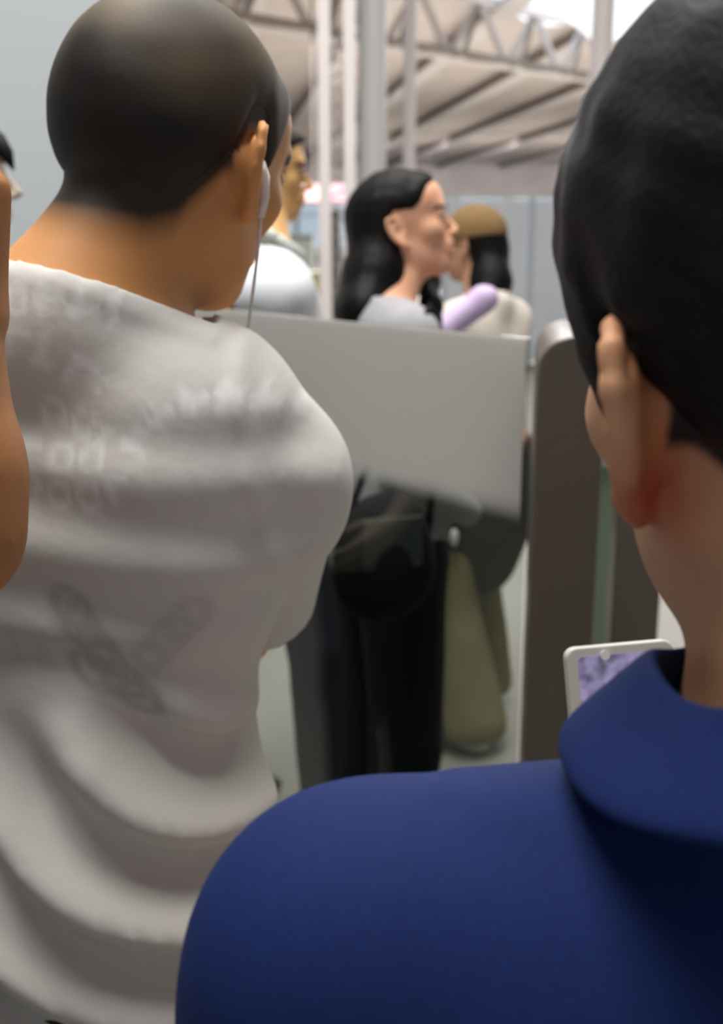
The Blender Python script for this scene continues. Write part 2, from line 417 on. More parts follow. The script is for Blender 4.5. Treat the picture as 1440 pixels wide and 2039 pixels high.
    if 'm' not in SKIN: SKIN['m'] = mat('skin', base, .55, attr=True, sss=.15, bump=.08, bscale=300, noise=.05, nscale=30, spec=.35)
    body = F.mesh('body', SKIN['m'], root, colf)
    # ---- clothes
    if top:
        F = Field(AX, AY, AZ); inf = top.get('inf', .012)
        torso(F, inf, top.get('waist', 1.15))
        F.ell((0, -.01 * s, 1.02 * s), ((.150 * b + inf + .01) * s * min(1, top.get('waist', 1) * 1.05), (.108 * b + inf + .01) * s, .22 * s), None, .05)
        for a in arms:
            up = top.get('sleeve', .6)
            arm_up(F, a, inf, min(up, 1), top.get('flare', .012), up < 1)
            if up > 1: arm_lo(F, a, inf + .004, up)
        F.cone(neck0, headbase, (.062 * b * (.82 if female else 1) + top.get('ni', .006)) * s, (.056 * b * (.82 if female else 1) + top.get('ni', .006)) * s, .03)
        P = F.all()
        F.D += (wob(P, 34, 3) * .0016 + wob(P * np.array((1, 1, .5), np.float32), 75, 4) * .0008) * top.get('wrinkle', 1.0)
        if body_disp: F.D -= body_disp(P)
        hem = top.get('hem', .86) * s; F.D = np.maximum(F.D, hem - P[..., 2])
        nk = neck0 + np.array((0, top.get('ny', .03), top.get('nz', .005))) * s
        # neckline: everything above a tilted plane inside the neck radius goes
        nd = np.array(top.get('nn', (0, .35, 1.0))); nd = nd / np.linalg.norm(nd)
        cutd = (P - nk.astype(np.float32)) @ nd.astype(np.float32)
        rad = np.linalg.norm((P - nk.astype(np.float32)) - cutd[..., None] * nd.astype(np.float32), axis=-1)
        F.D -= (.0022 * np.exp(-((cutd + .012) / .008) ** 2) * (rad < .13)).astype(np.float32)
        F.D = np.maximum(F.D, np.where(rad < .5, -np.maximum(-cutd, rad - top.get('nr', .078) * s), -1))
        tm = top['mat']
        shirt = F.mesh(top.get('name', 'shirt'), tm, root, top.get('colf'), smooth=top.get('smooth', 2))
        
    if bottom:
        F = Field(AX, AY, AZ); inf = .012; P = F.all()
        F.ell((0, -.01 * s, .96 * s), ((.160 * b + inf) * s, (.110 * b + inf) * s, .13 * s), None, .03)
        for i, l in enumerate(legs):
            l = [np.array(p, float) for p in l]; wk, wa = bottom.get('w', (.070, .062))
            F.cone(l[0], l[1], (.090 * b + inf) * s, wk * s, .04); F.cone(l[1], l[2], wk * s, wa * s, .02)
        F.D += wob(P, 40, 8) * .0022
        F.D = np.maximum(F.D, P[..., 2] - bottom.get('waist', 1.04) * s); F.D = np.maximum(F.D, bottom.get('ankle', .075) - P[..., 2])
        F.mesh(bottom.get('name', 'trousers'), bottom['mat'], root)
    sm = mat('shoe_material', srgb(*shoes), .5, noise=.05)
    for l in legs:
        an = np.array(l[2]); f2 = np.array((0, 1, 0)); m = MB
        G = Field(axis(an[0] - .08, an[0] + .08, .008, []), axis(an[1] - .12, an[1] + .26, .008, []), axis(-.02, .16, .006, []))
        G.ell((an[0], an[1] + .10 * s, .034), (.046 * s, .125 * s, .040), None, .01); G.ell((an[0], an[1] - .012, .06), (.042 * s, .055 * s, .055), None, .03)
        G.cone((an[0], an[1] - .03, .013), (an[0], an[1] + .17 * s, .013), .042 * s, .040 * s, .01)
        P = G.all(); G.D = np.maximum(G.D, .002 - P[..., 2]); so = G.mesh('shoe', sm, root)
        m_ = MB(); ol = [(an[0] + .044 * s * math.cos(R(a)), an[1] + .055 * s + .115 * s * math.sin(R(a)) + (.01 if 0 < a < 180 else 0)) for a in range(0, 360, 15)]
        m_.poly([(x, y, z) for z in (.001, .014) for x, y in ol], [tuple(range(24))[::-1], tuple(range(24, 48))] + [(i, (i + 1) % 24, (i + 1) % 24 + 24, i + 24) for i in range(24)]); m_.build('sole', SOLE, so)
    # ---- hair
    if hair:
        d2 = min(detail, .004) if detail < .004 else detail
        st = hair['style']; hm = hair['mat']; zlo = hair.get('low', -.13)
        ext = .16
        F = Field(axis(hc[0] - ext, hc[0] + ext, d2, []), axis(hc[1] - ext - .03, hc[1] + ext, d2, []), axis(hc[2] + zlo * s - .05, hc[2] + .17, d2, []))
        T = lambda p: hc + M @ (np.array(p, float) * sh_)
        th = hair.get('thick', .005)
        F.ell(T((0, -.012, .032)), np.array((.076 + th, .095 + th, .083 + th)) * sh_, M, .015)
        F.ell(T((0, -.036, .008)), np.array((.064 + th, .056 + th, .060 + th)) * sh_, M, .03 * sh_)
        F.ell(T((0, .032, -.02)), np.array((.060 + th * .8, .040 + th * .5, .06)) * sh_, M, .03 * sh_)
        F.ell(T((0, .052 if female else .055, .05 if female else .04)), np.array((.056 + th, .036 + th, .043 + th)) * sh_, M, .02)
        if st != 'buzz': F.cone(T((0, -.045, -.02)), T((0, -.055, -.09)), (.055 + th * .4) * sh_, (.052 + th * .2) * sh_, .02)
        for e in hair.get('tuft', []): F.ell(T(e[0]), np.array(e[1]) * sh_, M, .02)
        P = F.all(); q = ((P - hc.astype(np.float32)) @ M.astype(np.float32)) / s
        zl = hair_line(q[..., 1], hair.get('line', 'buzz')) - hair.get('drop', 0)
        edge = wob(P, 120, 5) * .002
        F.D = np.maximum(F.D, (zl - q[..., 2] + edge) * .6 * sh_)
        F.D += np.clip(1 - (q[..., 2] - zl) / hair.get('taper', .035), 0, 1) ** 2 * (th + .003)
        F.D += wob(P, hair.get('rf', 160), 6) * hair.get('rough', .0006)
        if st == 'long':
            for ch in hair['locks']:
                F.chain([np.array(p) for p in ch[0]], ch[1], .03)
            F.D += wob(P * np.array((1, 1, .15), np.float32), 260, 9) * .0016
        F.mesh('hair', hm, root, hair.get('colf'))
    root['s'] = s; del root['s']
    return root, (AX, AY, AZ), dict(s=s, hc=hc, M=M, neck0=neck0, torso=torso)

def to_local(p, loc, yaw):
    v = Vector((p[0] - loc[0], p[1] - loc[1], p[2])); v.rotate(Matrix.Rotation(-R(yaw), 3, 'Z')); return np.array(v)

# ================================================================== THE HALL (structure)
m_floor = mat('floor_tile', srgb(132, 130, 122), .5, spec=.3, noise=.06, nscale=1.2)
f = MB(); f.box((5, 40, -.05), (70, 110, .1)); tag(f.build('floor', m_floor), kind='structure')
m_ceil = mat('ceiling_paint', srgb(226, 214, 208), .8, noise=.05, nscale=.6)
f = MB(); f.box((5, 40, 7.15), (70, 110, .1)); tag(f.build('ceiling', m_ceil), kind='structure')
m_wall = mat('wall_paint', srgb(200, 206, 210), .7, noise=.015, nscale=1.5)
f = MB(); f.box((-2.6, 3.4, 2.2), (4.2, .2, 4.4)); tag(f.build('wall_left', m_wall), kind='structure')
m_far = mat('far_wall_paint', srgb(228, 218, 214), .8, noise=.10, nscale=.5)
f = MB(); f.box((5, 91, 5.8), (70, .4, 2.6)); f.box((5, 91, .35), (70, .4, .7)); tag(f.build('wall_back', m_far), kind='structure')
m_day = mat('daylit_window', srgb(150, 170, 185), .2, emit=(srgb(196, 212, 224), .55))
m_mull = mat('mullion_paint', srgb(160, 172, 182), .5)
for i in range(14):
    x = -24 + i * 4.2
    w = MB(); w.box((x, 91, 2.6), (3.9, .06, 3.8)); wo = w.build('window_%d' % (i + 1), m_day); tag(wo, kind='structure')
    fr = MB(); fr.box((x + 2.05, 90.9, 2.6), (.3, .3, 3.9)); fr.box((x, 90.9, 3.2), (3.9, .15, .12)); fr.build('window_frame', m_mull, wo)

m_steel = mat('white_steel', srgb(232, 224, 222), .5, noise=.04, nscale=2)
m_steel2 = mat('grey_steel', srgb(212, 204, 202), .5, noise=.04, nscale=2)
m_dark = mat('brown_and_shade_steel', srgb(140, 129, 122), .6)
# purlins running away from the camera, slightly to the left
dirv = Vector((-.128, 1, 0)).normalized()
for i, X in enumerate([-6, -3, 0, 3.0, 6.0, 9.2, 12.6, 16.6, 21.5, 27.0]):
    p0 = Vector((X, 8, 6.93)); p1 = p0 + dirv * 84
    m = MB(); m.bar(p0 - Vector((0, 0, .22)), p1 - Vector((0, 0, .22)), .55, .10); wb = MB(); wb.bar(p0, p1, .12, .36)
    for t in range(6): 
        q = p0 + dirv * (6 + t * 13); m.box(q + Vector((.55, 0, .02)), (.9, .22, .30))
    po = tag(m.build('roof_purlin', m_steel), kind='structure'); wb.build('purlin_web', m_dark, po)  # darker web colour paints in the shaded side of the purlin
# roof trusses crossing the hall
def truss(xa, ya, xb, yb, n, name='roof_truss', z0=5.55, z1=6.85):
    a = Vector((xa, ya, z0)); b = Vector((xb, yb, z0)); up = Vector((0, 0, z1 - z0))
    m = MB(); m.bar(a, b, .26, .16); m.bar(a + up, b + up, .2, .2)
    side = (b - a).normalized().cross(Vector((0, 0, 1))) * .45
    o = m.build(name, m_steel); tag(o, kind='structure')
    m2 = MB(); m2.bar(a + side - up * 0, b + side, .16, .12); w = MB()
    for i in range(n):
        p = a.lerp(b, i / n); q = a.lerp(b, (i + 1) / n); mid = (p + q) / 2 + up
        w.bar(p, mid, .13); w.bar(mid, q, .13)
        m2.bar(p + side, mid, .09); m2.bar(p, q + side, .09); m2.bar(p, p + side, .09)
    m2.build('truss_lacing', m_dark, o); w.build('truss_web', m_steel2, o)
    return o
truss(-7.0, 18.2, 12.5, 37.2, 13)

# columns
def pipe_column(px, w_px, d, label, m, zt=7.1):
    p = at(px, 471, d); r = w_px / 2 / FPX * d
    o = MB(); o.tube([(0, 0, 0), (0, 0, zt)], r, 20); root = empty('steel_column', (p.x, p.y, 0)); tag(root, label, 'column', 'white steel columns behind the barrier')
    o.build('shaft', m, root, smooth=False)
    b = MB(); b.tube([(0, 0, 0), (0, 0, .04)], r * 1.7, 20); b.build('base_plate', m, root)
    return root
pipe_column(741, 54, 9.0, 'thick grey steel column rising above the long haired woman', mat('column_grey', srgb(205, 203, 202), .45))
pipe_column(813, 24, 11.0, 'slim white column just right of the thick grey column', m_steel)
pipe_column(1180, 42, 10.0, 'pale steel column rising beside the dark haired head at right', m_steel)
# laced column made of two chords
p = at(648, 471, 8.0); q = at(697, 471, 8.0)
root = empty('lattice_column', ((p.x + q.x) / 2, p.y, 0)); tag(root, 'twin white lattice column beside the cropped head', 'column')
hx = (q.x - p.x) / 2
for sx in (-1, 1):
    c = MB(); c.box((sx * hx, 0, 3.5), (.085, .085, 7.0)); c.build('chord', m_steel, root)
l = MB()
for k in range(34):
    z = .2 + k * .2; l.bar((-hx, 0.03, z), (hx, 0.03, z + .1), .018, .012); l.bar((hx, -.03, z + .1), (-hx, -.03, z + .2), .018, .012)
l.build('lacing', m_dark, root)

# skylight strip and lit signs
m_sky = mat('skylight_panel', srgb(220, 228, 236), .4, emit=(srgb(225, 235, 245), 1.0))
s_ = MB(); s_.box((0, 0, 0), (3.4, 9, .06)); o = s_.build('ceiling_light', m_sky); o.location = at(1262, 8, 24.5); o.rotation_euler = (0, 0, R(-22)); tag(o, 'bright white rectangular ceiling panel at the top right', 'ceiling light')
s_ = MB(); s_.box((0, 0, 0), (2.6, 6, .06)); o = s_.build('ceiling_light', m_sky); o.location = at(1110, 2, 26.5); o.rotation_euler = (0, 0, R(-22)); tag(o, 'bright ceiling panel left of the top right column', 'ceiling light')
m_pink = mat('pink_light_box', srgb(235, 190, 190), .4, emit=(srgb(250, 205, 198), .7))
m_pink2 = mat('faded_pink_light_box', srgb(225, 175, 185), .4, emit=(srgb(222, 160, 172), .35))
m_sgn = mat('sign_housing', srgb(180, 165, 165), .6)
for (px, mm, lb, w) in ((624, m_pink, 'lit pinkish white sign box, left one beside the man in white', .46), (671, m_pink2, 'lit rose pink sign box seen through the lattice column', .48)):
    r_ = empty('sign_box', at(px, 385, 22)); tag(r_, lb, 'sign', None)
    b_ = MB(); b_.box((0, .1, 0), (w, .2, .38)); b_.build('housing', m_sgn, r_)
    b_ = MB(); b_.box((0, -.02, 0), (w * .86, .04, .30)); b_.build('lit_face', mm, r_)
    b_ = MB(); b_.tube([(0, .1, .19), (0, .1, 7.1 - r_.location.z)], .02, 8); b_.build('hanger_rod', m_dark, r_)
# distant counters between the columns
def kiosk(px, py_top, py_bot, d, w_px, col, name, label, cat, topcol=None):
    a = at(px, py_top, d); w = w_px / FPX * d; root = empty(name, (a.x, a.y, 0)); tag(root, label, cat)
    h = a.z; b = MB(); b.box((0, 0, h / 2), (w, .5, h)); b.build('cabinet', mat(name + '_paint', srgb(*col), .6), root, bevel=.02)
    t = MB(); t.box((0, 0, h + .015), (w * 1.06, .56, .03)); t.build('top_panel', mat(name + '_top', srgb(*(topcol or col)), .4), root)
kiosk(664, 425, 0, 12, 26, (120, 116, 110), 'display_totem', 'narrow dark grey totem seen through the lattice column', 'display')
kiosk(627, 545, 0, 14, 46, (205, 195, 130), 'service_counter', 'pale yellow counter low beside the man in white', 'counter')
kiosk(665, 600, 0, 6, 34, (165, 120, 110), 'luggage', 'dull red suitcase just above the barrier edge', 'suitcase') if False else None
kiosk(600, 470, 0, 18, 50, (140, 146, 138), 'ticket_machine', 'grey green machine behind the man in white', 'machine')
kiosk(690, 548, 0, 13, 40, (190, 178, 160), 'check_in_desk', 'beige desk between lattice column and long haired woman', 'desk')

# pale blue screen standing across the hall beyond the queue
m_scrn = mat('pale_blue_panel', srgb(236, 243, 250), .35, noise=.03, nscale=2); m_scf = mat('screen_frame', srgb(205, 214, 222), .4)
sp = at(880, 471, 14.0); root = empty('partition_screen', (sp.x, 14.0, 0)); tag(root, 'long pale blue partition screen behind the brown cap', 'screen')
for k in range(4):
    b_ = MB(); b_.box((.52 + k * 1.06, 0, 1.0), (.98, .05, 1.96)); b_.build('panel', m_scrn, root)
    b_ = MB(); b_.box((k * 1.06, 0, 1.01), (.08, .09, 2.02)); b_.build('upright', m_scf, root)

# ================================================================== THE BARRIER
m_glass = glass_mat('clear_glass', (.84, .865, .84))
m_edge = mat('glass_edge', srgb(140, 160, 135), .25)
m_frost = bpy.data.materials.new('frosted_film'); m_frost.use_nodes = True
nt = m_frost.node_tree; pb = nt.nodes['Principled BSDF']; pb.inputs['Base Color'].default_value = (*srgb(218, 216, 214), 1); pb.inputs['Roughness'].default_value = .45
tr = nt.nodes.new('ShaderNodeBsdfTransparent'); mx = nt.nodes.new('ShaderNodeMixShader'); tc = nt.nodes.new('ShaderNodeTexCoord'); sx = nt.nodes.new('ShaderNodeSeparateXYZ'); mr = nt.nodes.new('ShaderNodeMapRange')
tl = nt.nodes.new('ShaderNodeBsdfTranslucent'); tl.inputs[0].default_value = (*srgb(236, 235, 234), 1); m1 = nt.nodes.new('ShaderNodeMixShader'); m1.inputs[0].default_value = .6
mr.inputs[1].default_value = 1.165; mr.inputs[2].default_value = 1.215; mr.inputs[3].default_value = 0.0; mr.inputs[4].default_value = .97; mr.interpolation_type = 'SMOOTHSTEP'
nt.links.new(tc.outputs['Object'], sx.inputs[0]); nt.links.new(sx.outputs['Z'], mr.inputs[0])
nt.links.new(pb.outputs[0], m1.inputs[1]); nt.links.new(tl.outputs[0], m1.inputs[2])
nt.links.new(mr.outputs[0], mx.inputs[0]); nt.links.new(tr.outputs[0], mx.inputs[1]); nt.links.new(m1.outputs[0], mx.inputs[2])
nt.links.new(mx.outputs[0], nt.nodes['Material Output'].inputs[0])
A = Vector((.233, 1.454, 0)); Dv = Vector((-.4935, .623, 0)).normalized(); ang = math.atan2(Dv.y, Dv.x); A = A + Dv * .016
root = empty('glass_barrier', A, ang); tag(root, 'glass gate panel with a frosted grey band across its top', 'glass barrier')
L = 1.20
g = MB(); g.box((L / 2 + .002, 0, .06 + 1.36 / 2), (L, .010, 1.36)); g.build('glass_pane', m_glass, root)
g = MB(); g.box((L / 2, -.0075 * -1, 1.42 - .13), (L - .004, .002, .26)); fo = g.build('frosted_band', m_frost, root)
g = MB(); g.box((L / 2 + .03, 0, .03), (L - .05, .03, .06)); g.build('bottom_rail', mat('rail_metal', srgb(120, 118, 112), .35, .6), root)
# post with a rounded top
m_post = mat('post_metal', srgb(84, 76, 66), .42, .0, noise=.05, nscale=6, coat=.1)
def post(loc, rz, w, dep, h, name, label, rl=None):
    root = empty(name, loc, rz); tag(root, label, 'gate post')
    r = rl or w * .5; pts = [(-w / 2, .03), (w / 2, .03)]
    pts += [(w / 2 - r + r * math.cos(R(a)), h - r + r * math.sin(R(a))) for a in range(0, 91, 9)]
    pts += [(-w / 2 + r - r * math.sin(R(a)), h - r + r * math.cos(R(a))) for a in range(0, 91, 9)]
    b_ = MB(); b_.prism(pts, 0, dep); b_.build('housing', m_post, root, bevel=.006, smooth=False)
    b_ = MB(); b_.box((0, dep / 2, .015), (w * 1.25, dep * 1.1, .03)); b_.build('base_plate', mat('base_metal', srgb(90, 88, 84), .4, .6), root)
    return root
pp = at(1128, 800, 1.43)
post((pp.x, pp.y - .03, 0), R(-8), .086, .30, 1.428, 'gate_post', 'tall dark brown gate post with rounded top at the barrier end')
# second pane and post further along the gate line
Bp = at(1196, 970, 1.75)
root = empty('glass_wing', (Bp.x, Bp.y, 0), R(85)); tag(root, 'green edged glass wing right of the dark gate post', 'glass panel')
g = MB(); g.box((.35, 0, .06 + 1.14 / 2), (.70, .012, 1.14)); g.build('glass_pane', m_glass, root)
g = MB(); g.box((-.004, 0, .06 + 1.14 / 2), (.016, .034, 1.14)); g.build('edge_trim', m_edge, root)
g = MB(); g.box((0, 0, 1.215), (.05, .045, .03)); g.build('top_cap', mat('cap_plastic', srgb(205, 202, 192), .4), root, bevel=.008)
pp = at(1262, 1100, 2.0)
post((pp.x + .01, pp.y, 0), R(-8), .085, .25, 1.16, 'gate_post', 'lower dark gate post showing between neck and glass wing')
for o in [o for o in bpy.data.objects if o.name.startswith('gate_post')]: o['group'] = 'dark gate posts'

# ================================================================== MATERIALS OF THE PEOPLE
m_hair_crop = mat('cropped_hair', srgb(52, 44, 34), .62, attr=True, bump=.25, bscale=700, spec=.4, bdist=.0006)
m_hair_black = mat('black_hair', srgb(16, 16, 20), .55, noise=.3, nscale=90, bump=.35, bscale=350, spec=.18)
m_hair_long = mat('long_black_hair', srgb(11, 9, 8), .55, noise=.2, nscale=60, bump=.3, bscale=200, spec=.15)
m_white = mat('white_cotton', srgb(214, 211, 208), .85, attr=True, bump=.25, bscale=90, spec=.2)
m_blue = mat('royal_blue_knit', srgb(17, 35, 82), .8, noise=.06, nscale=220, bump=.12, bscale=500, spec=.15)
m_palewhite = mat('bright_white_cotton', srgb(232, 236, 242), .8, spec=.2)
m_grey = mat('heather_grey_jersey', srgb(160, 160, 163), .85, noise=.06, nscale=40, spec=.2)
m_cream = mat('cream_knit', srgb(214, 206, 194), .85, noise=.05, nscale=40, spec=.2)
m_navy = mat('navy_trousers', srgb(44, 48, 58), .8, spec=.2)
m_black = mat('black_cloth', srgb(20, 22, 26), .8, spec=.2)
m_olive = mat('olive_cotton', srgb(112, 108, 78), .85, noise=.1, nscale=10, spec=.2)

# ================================================================== MAN IN THE WHITE T-SHIRT
L1 = (-.219, .87); Y1 = -8; H1 = 1.78
hc1 = to_local(at(350, 312, .86), L1, Y1)
M1 = rotm(-26, 14, 6)
def disp1(P):
    # swooping folds of the loose shirt gathered on the lower back
    x, y, z = P[..., 0], P[..., 1], P[..., 2]
    back = np.clip((.02 - y) / .05, 0, 1)
    cx, cz = .165, 1.258
    r = np.sqrt((x - cx) ** 2 + ((z - cz) * 1.05) ** 2)
    a = np.arctan2(cz - z, cx - x)                          # 0 left, pi/2 down
    w = np.clip((a - .25) / .35, 0, 1) * np.clip((r - .055) / .05, 0, 1)
    fold = -np.cos((r - .040) / .082 * 2 * math.pi) 
    low = np.clip((1.29 - z) / .09, 0, 1)
    d = fold * .0165 * w * back * low
    # slack along the shoulder blades
    d = d + .0035 * np.sin(z * 95 + x * 14 + wob(P, 9, 2) * 1.3) * back * np.clip((z - 1.22) / .05, 0, 1) * np.clip((1.44 - z) / .03, 0, 1)
    # shoulder seam ridge
    d = d + .004 * np.exp(-((x - .150 - (1.40 - z) * .15) / .007) ** 2) * (z > 1.30) * back
    return d.astype(np.float32)
links = [tuple(to_local(at(a, b, .765), L1, Y1)[[0, 2]]) for a, b in ((104, 1245), (122, 1290), (146, 1330), (128, 1385), (160, 1365), (190, 1418), (220, 1462), (240, 1372), (268, 1345), (300, 1310), (336, 1272))]
def shirtcol(V):
    base = np.array(srgb(210, 209, 204)); c = np.tile(base, (len(V), 1)); back = V[:, 1] < .02
    g = np.zeros(len(V))
    for i, (x, z) in enumerate(links):
        an = R(50) if i < 7 else R(-45); dx = V[:, 0] - x; dz = V[:, 2] - z
        u = dx * math.cos(an) - dz * math.sin(an); w = dx * math.sin(an) + dz * math.cos(an)
        rr = np.sqrt((u / .020) ** 2 + (w / .013) ** 2); g = np.maximum(g, np.exp(-((rr - .8) / .30) ** 2) * (1.0 if i < 7 else .6))
    for (x, z) in ((links[0][0] - .035, links[0][1] - .03), (links[0][0] - .015, links[0][1] - .035)):
        g = np.maximum(g, .35 * np.exp(-((np.maximum(abs(V[:, 0] - x), abs(V[:, 2] - z)) - .012) / .003) ** 2))
    c = c * (1 - .28 * (g * back)[:, None])
    # raised white print across the upper back: rows of blurred letters
    # raised white print across the upper back: arcs of blurred letters
    rows = np.zeros(len(V)); X, Z = V[:, 0], V[:, 2]
    for j, pl in enumerate(PRINT):
        run = 0.0
        for (x0, z0), (x1, z1) in zip(pl[:-1], pl[1:]):
            dx, dz = x1 - x0, z1 - z0; L = math.hypot(dx, dz); u = ((X - x0) * dx + (Z - z0) * dz) / L; v = ((X - x0) * -dz + (Z - z0) * dx) / L
            inside = (u > 0) & (u < L); q = (u + run) / .023; f = q - np.floor(q); k = np.floor(q) + j * 7
            stroke = np.where(np.sin(k * 12.9) > 0, np.exp(-((f - .25) / .14) ** 2) + np.exp(-((v / .011 - np.sin(k * 3)) / .45) ** 2), np.exp(-((np.hypot((f - .5) / .42, v / .011) - .8) / .32) ** 2))
            rows = np.maximum(rows, np.clip(stroke, 0, 1) * np.exp(-(v / .0125) ** 6) * (f < .86) * inside); run += L
    rows = rows * back * .62; c = c * (1 - rows[:, None]) + np.array(srgb(246, 248, 247)) * rows[:, None]
    return c
PRINT = [[tuple(to_local(at(a, b, .80), L1, Y1)[[0, 2]]) for a, b in pl] for pl in (
    [(60, 590), (160, 590), (270, 610)], [(60, 660), (150, 690), (235, 765)], [(110, 800), (200, 830), (250, 860)],
    [(285, 880), (340, 820), (430, 775), (530, 790), (620, 830)], [(60, 890), (250, 900)], [(50, 960), (180, 975), (300, 950)])]
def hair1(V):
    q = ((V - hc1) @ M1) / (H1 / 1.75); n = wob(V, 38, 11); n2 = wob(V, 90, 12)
    t = np.clip((q[:, 2] - .005) / .06, 0, 1) * np.clip(.52 + .45 * n + .22 * n2, 0, 1)  # scalp showing through in patches, with the overhead highlight painted towards the top
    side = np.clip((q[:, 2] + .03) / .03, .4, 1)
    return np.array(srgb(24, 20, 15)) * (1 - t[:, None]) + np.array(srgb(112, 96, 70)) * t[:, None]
man1, ax1, i1 = make_person('person', 'person with cropped dark hair in a white printed t-shirt, back turned', L1, Y1, H1,
    (hc1, None), [dict(j=((-.185, -.01, 1.405), (-.245, .06, 1.15), (-.10, .26, 1.16)), hand=((.9, .15, 0), (0, -1, -.2), -1, .5), fine=.006),
                  dict(j=((.149, .02, 1.362), (.072, .16, 1.18), (.00, .31, 1.18)), hand=((-.9, .15, .1), (0, -1, -.1), 1, .5), fine=.006)],
    headM=M1, hs=.965, earflare=36, skin=(208, 148, 92), detail=.0036, ear_glow=.25, coarse=.0075,
    build=.95, top=dict(mat=m_white, inf=.011, sleeve=.72, flare=.018, hem=.82, colf=shirtcol, waist=.80, nn=(0.22, .32, 1), nz=.034, ny=-.01, nr=.12, ni=.010, wrinkle=1.0, name='t_shirt'),
    bottom=dict(mat=m_navy, waist=.94), body_disp=disp1, shoes=(220, 220, 220),
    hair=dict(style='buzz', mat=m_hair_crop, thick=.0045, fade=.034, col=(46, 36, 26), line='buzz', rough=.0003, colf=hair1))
s1 = i1['s']
def ring(center, normal, ra, rb, r, n=40, lift=0.0, ph=0):
    nrm = Vector(normal).normalized(); u = Vector((1, 0, 0)); u = (u - nrm * u.dot(nrm)).normalized(); w = nrm.cross(u)
    return [Vector(center) + u * ra * math.cos(2 * math.pi * k / n) + w * rb * math.sin(2 * math.pi * k / n) + nrm * lift * math.cos(4 * math.pi * k / n) for k in range(n + 1)]

# white wired earphone in the right ear
T1 = lambda p: Vector(hc1 + M1 @ (np.array(p) * s1))
e = MB(); e.tube([T1((.076, .010, .004)), T1((.081, .010, -.006)), T1((.083, .013, -.020)), T1((.081, .017, -.034))], [.0035, .005, .0045, .003], 12)
e.tube([T1((.081, .017, -.034)), T1((.078, .026, -.06)), T1((.074, .036, -.10)), T1((.060, .060, -.16)), T1((.05, .06, -.24))], .0013, 8)
o = e.build('earphone', mat('white_plastic', srgb(225, 215, 208), .3), man1, smooth=True); o['label'] = 'white wired earphone'
# ================================================================== MAN IN THE BLUE POLO SHIRT
L2 = (.158, .360); Y2 = 2; H2 = 1.60
hc2 = to_local(at(1645, 705, .385), L2, Y2); M2 = rotm(17, 6, -9)
man2, ax2, i2 = make_person('person', 'person in a royal blue collared shirt, seen close from behind at right', L2, Y2, H2,
    (hc2, None), [dict(j=((-.162, -.01, 1.302), (-.205, .06, 1.03), (-.13, .27, 1.0)), hand=((.6, .7, .2), (.3, 0, 1), 1, .6), fine=.006),
                  dict(j=((.165, -.01, 1.278), (.225, .12, 1.06), (.150, .365, 1.115)), hand=((-.45, .4, .55), (-.5, .7, 0), -1, [.55, .6, .6, .6]), fine=.004)],
    headM=M2, hs=1.08, skin=(214, 164, 126), detail=.0030, ear_glow=1.0, coarse=.0075, earflare=30,
    top=dict(mat=m_blue, inf=.012, sleeve=.62, flare=.018, hem=.90, nn=(0, .25, 1), nz=.045, nr=.12, ni=.002, wrinkle=.6, name='polo_shirt'),
    bottom=dict(mat=m_black), hair=dict(style='short', mat=m_hair_black, thick=.007, line='short', rough=.0012, rf=230, fade=.008, col=(40, 30, 26), tuft=[((0, -.012, .055), (.086, .102, .086))]))
# folded collar of the polo shirt
s2 = i2['s']; nk = i2['neck0']
prof = [(.062, .04), (.062, .082), (.0655, .087), (.070, .084), (.079, .074), (.090, .063), (.097, .054), (.093, .050), (.084, .058), (.074, .066)]
vs = []; fs = []; NA = 64; a0 = 12
for i in range(NA + 1):
    t_ = R(90 + a0 + (360 - 2 * a0) * i / NA); sp = math.cos(R((360 - 2 * a0) * i / NA - 180 + a0 * 0))
    for (r_, z_) in prof:
        tilt = -.15
        x_ = r_ * math.cos(t_); y_ = r_ * math.sin(t_)
        vs.append((x_ + hc2[0] * .35, y_ - .030, nk[2] + z_ - .006 + y_ * tilt + .003 * math.sin(t_ * 5)))
n_ = len(prof)
for i in range(NA):
    for k in range(n_): a_ = i * n_ + k; b_ = i * n_ + (k + 1) % n_; fs.append((a_, b_, b_ + n_, a_ + n_))
fs.append(tuple(range(n_))); fs.append(tuple(NA * n_ + k for k in range(n_))[::-1])
c = MB(); c.poly(vs, fs); o = c.build('collar', m_blue, shirt_of(man2, 'polo_shirt'), smooth=True); md = o.modifiers.new('sub', 'SUBSURF'); md.levels = 2; md.render_levels = 2

# the phone he holds up
ph = at(1243, 1392, .80)
root = empty('mobile_phone', ph, 0); root.rotation_euler = (R(-16), R(-3), R(6)); tag(root, 'phone in a pale case with a purple screen behind the blue shoulder', 'phone')
w, h = .080, .160
def rrect(w, h, r, n=6):
    pts = []
    for cx, cz, a0 in ((w / 2 - r, h / 2 - r, 0), (-w / 2 + r, h / 2 - r, 90), (-w / 2 + r, -h / 2 + r, 180), (w / 2 - r, -h / 2 + r, 270)):
        pts += [(cx + r * math.cos(R(a0 + 90 * k / n)), cz + r * math.sin(R(a0 + 90 * k / n))) for k in range(n + 1)]
    return pts
zo = -.04
c = MB(); c.prism(rrect(w, h, .008), -.001, .010, off=(0, 0, zo)); c.build('phone_case', mat('pale_case', srgb(190, 188, 180), .4), root, bevel=.0015)
m_scr = mat('phone_screen', srgb(60, 56, 80), .3); nt = m_scr.node_tree; pb = nt.nodes['Principled BSDF']
vo = nt.nodes.new('ShaderNodeTexNoise'); vo.inputs['Scale'].default_value = 85; vo.inputs['Detail'].default_value = 1.5; cr = nt.nodes.new('ShaderNodeValToRGB')
cr.color_ramp.elements[0].position = .38; cr.color_ramp.elements[0].color = (*srgb(98, 90, 116), 1); cr.color_ramp.elements[1].position = .66; cr.color_ramp.elements[1].color = (*srgb(176, 166, 208), 1)
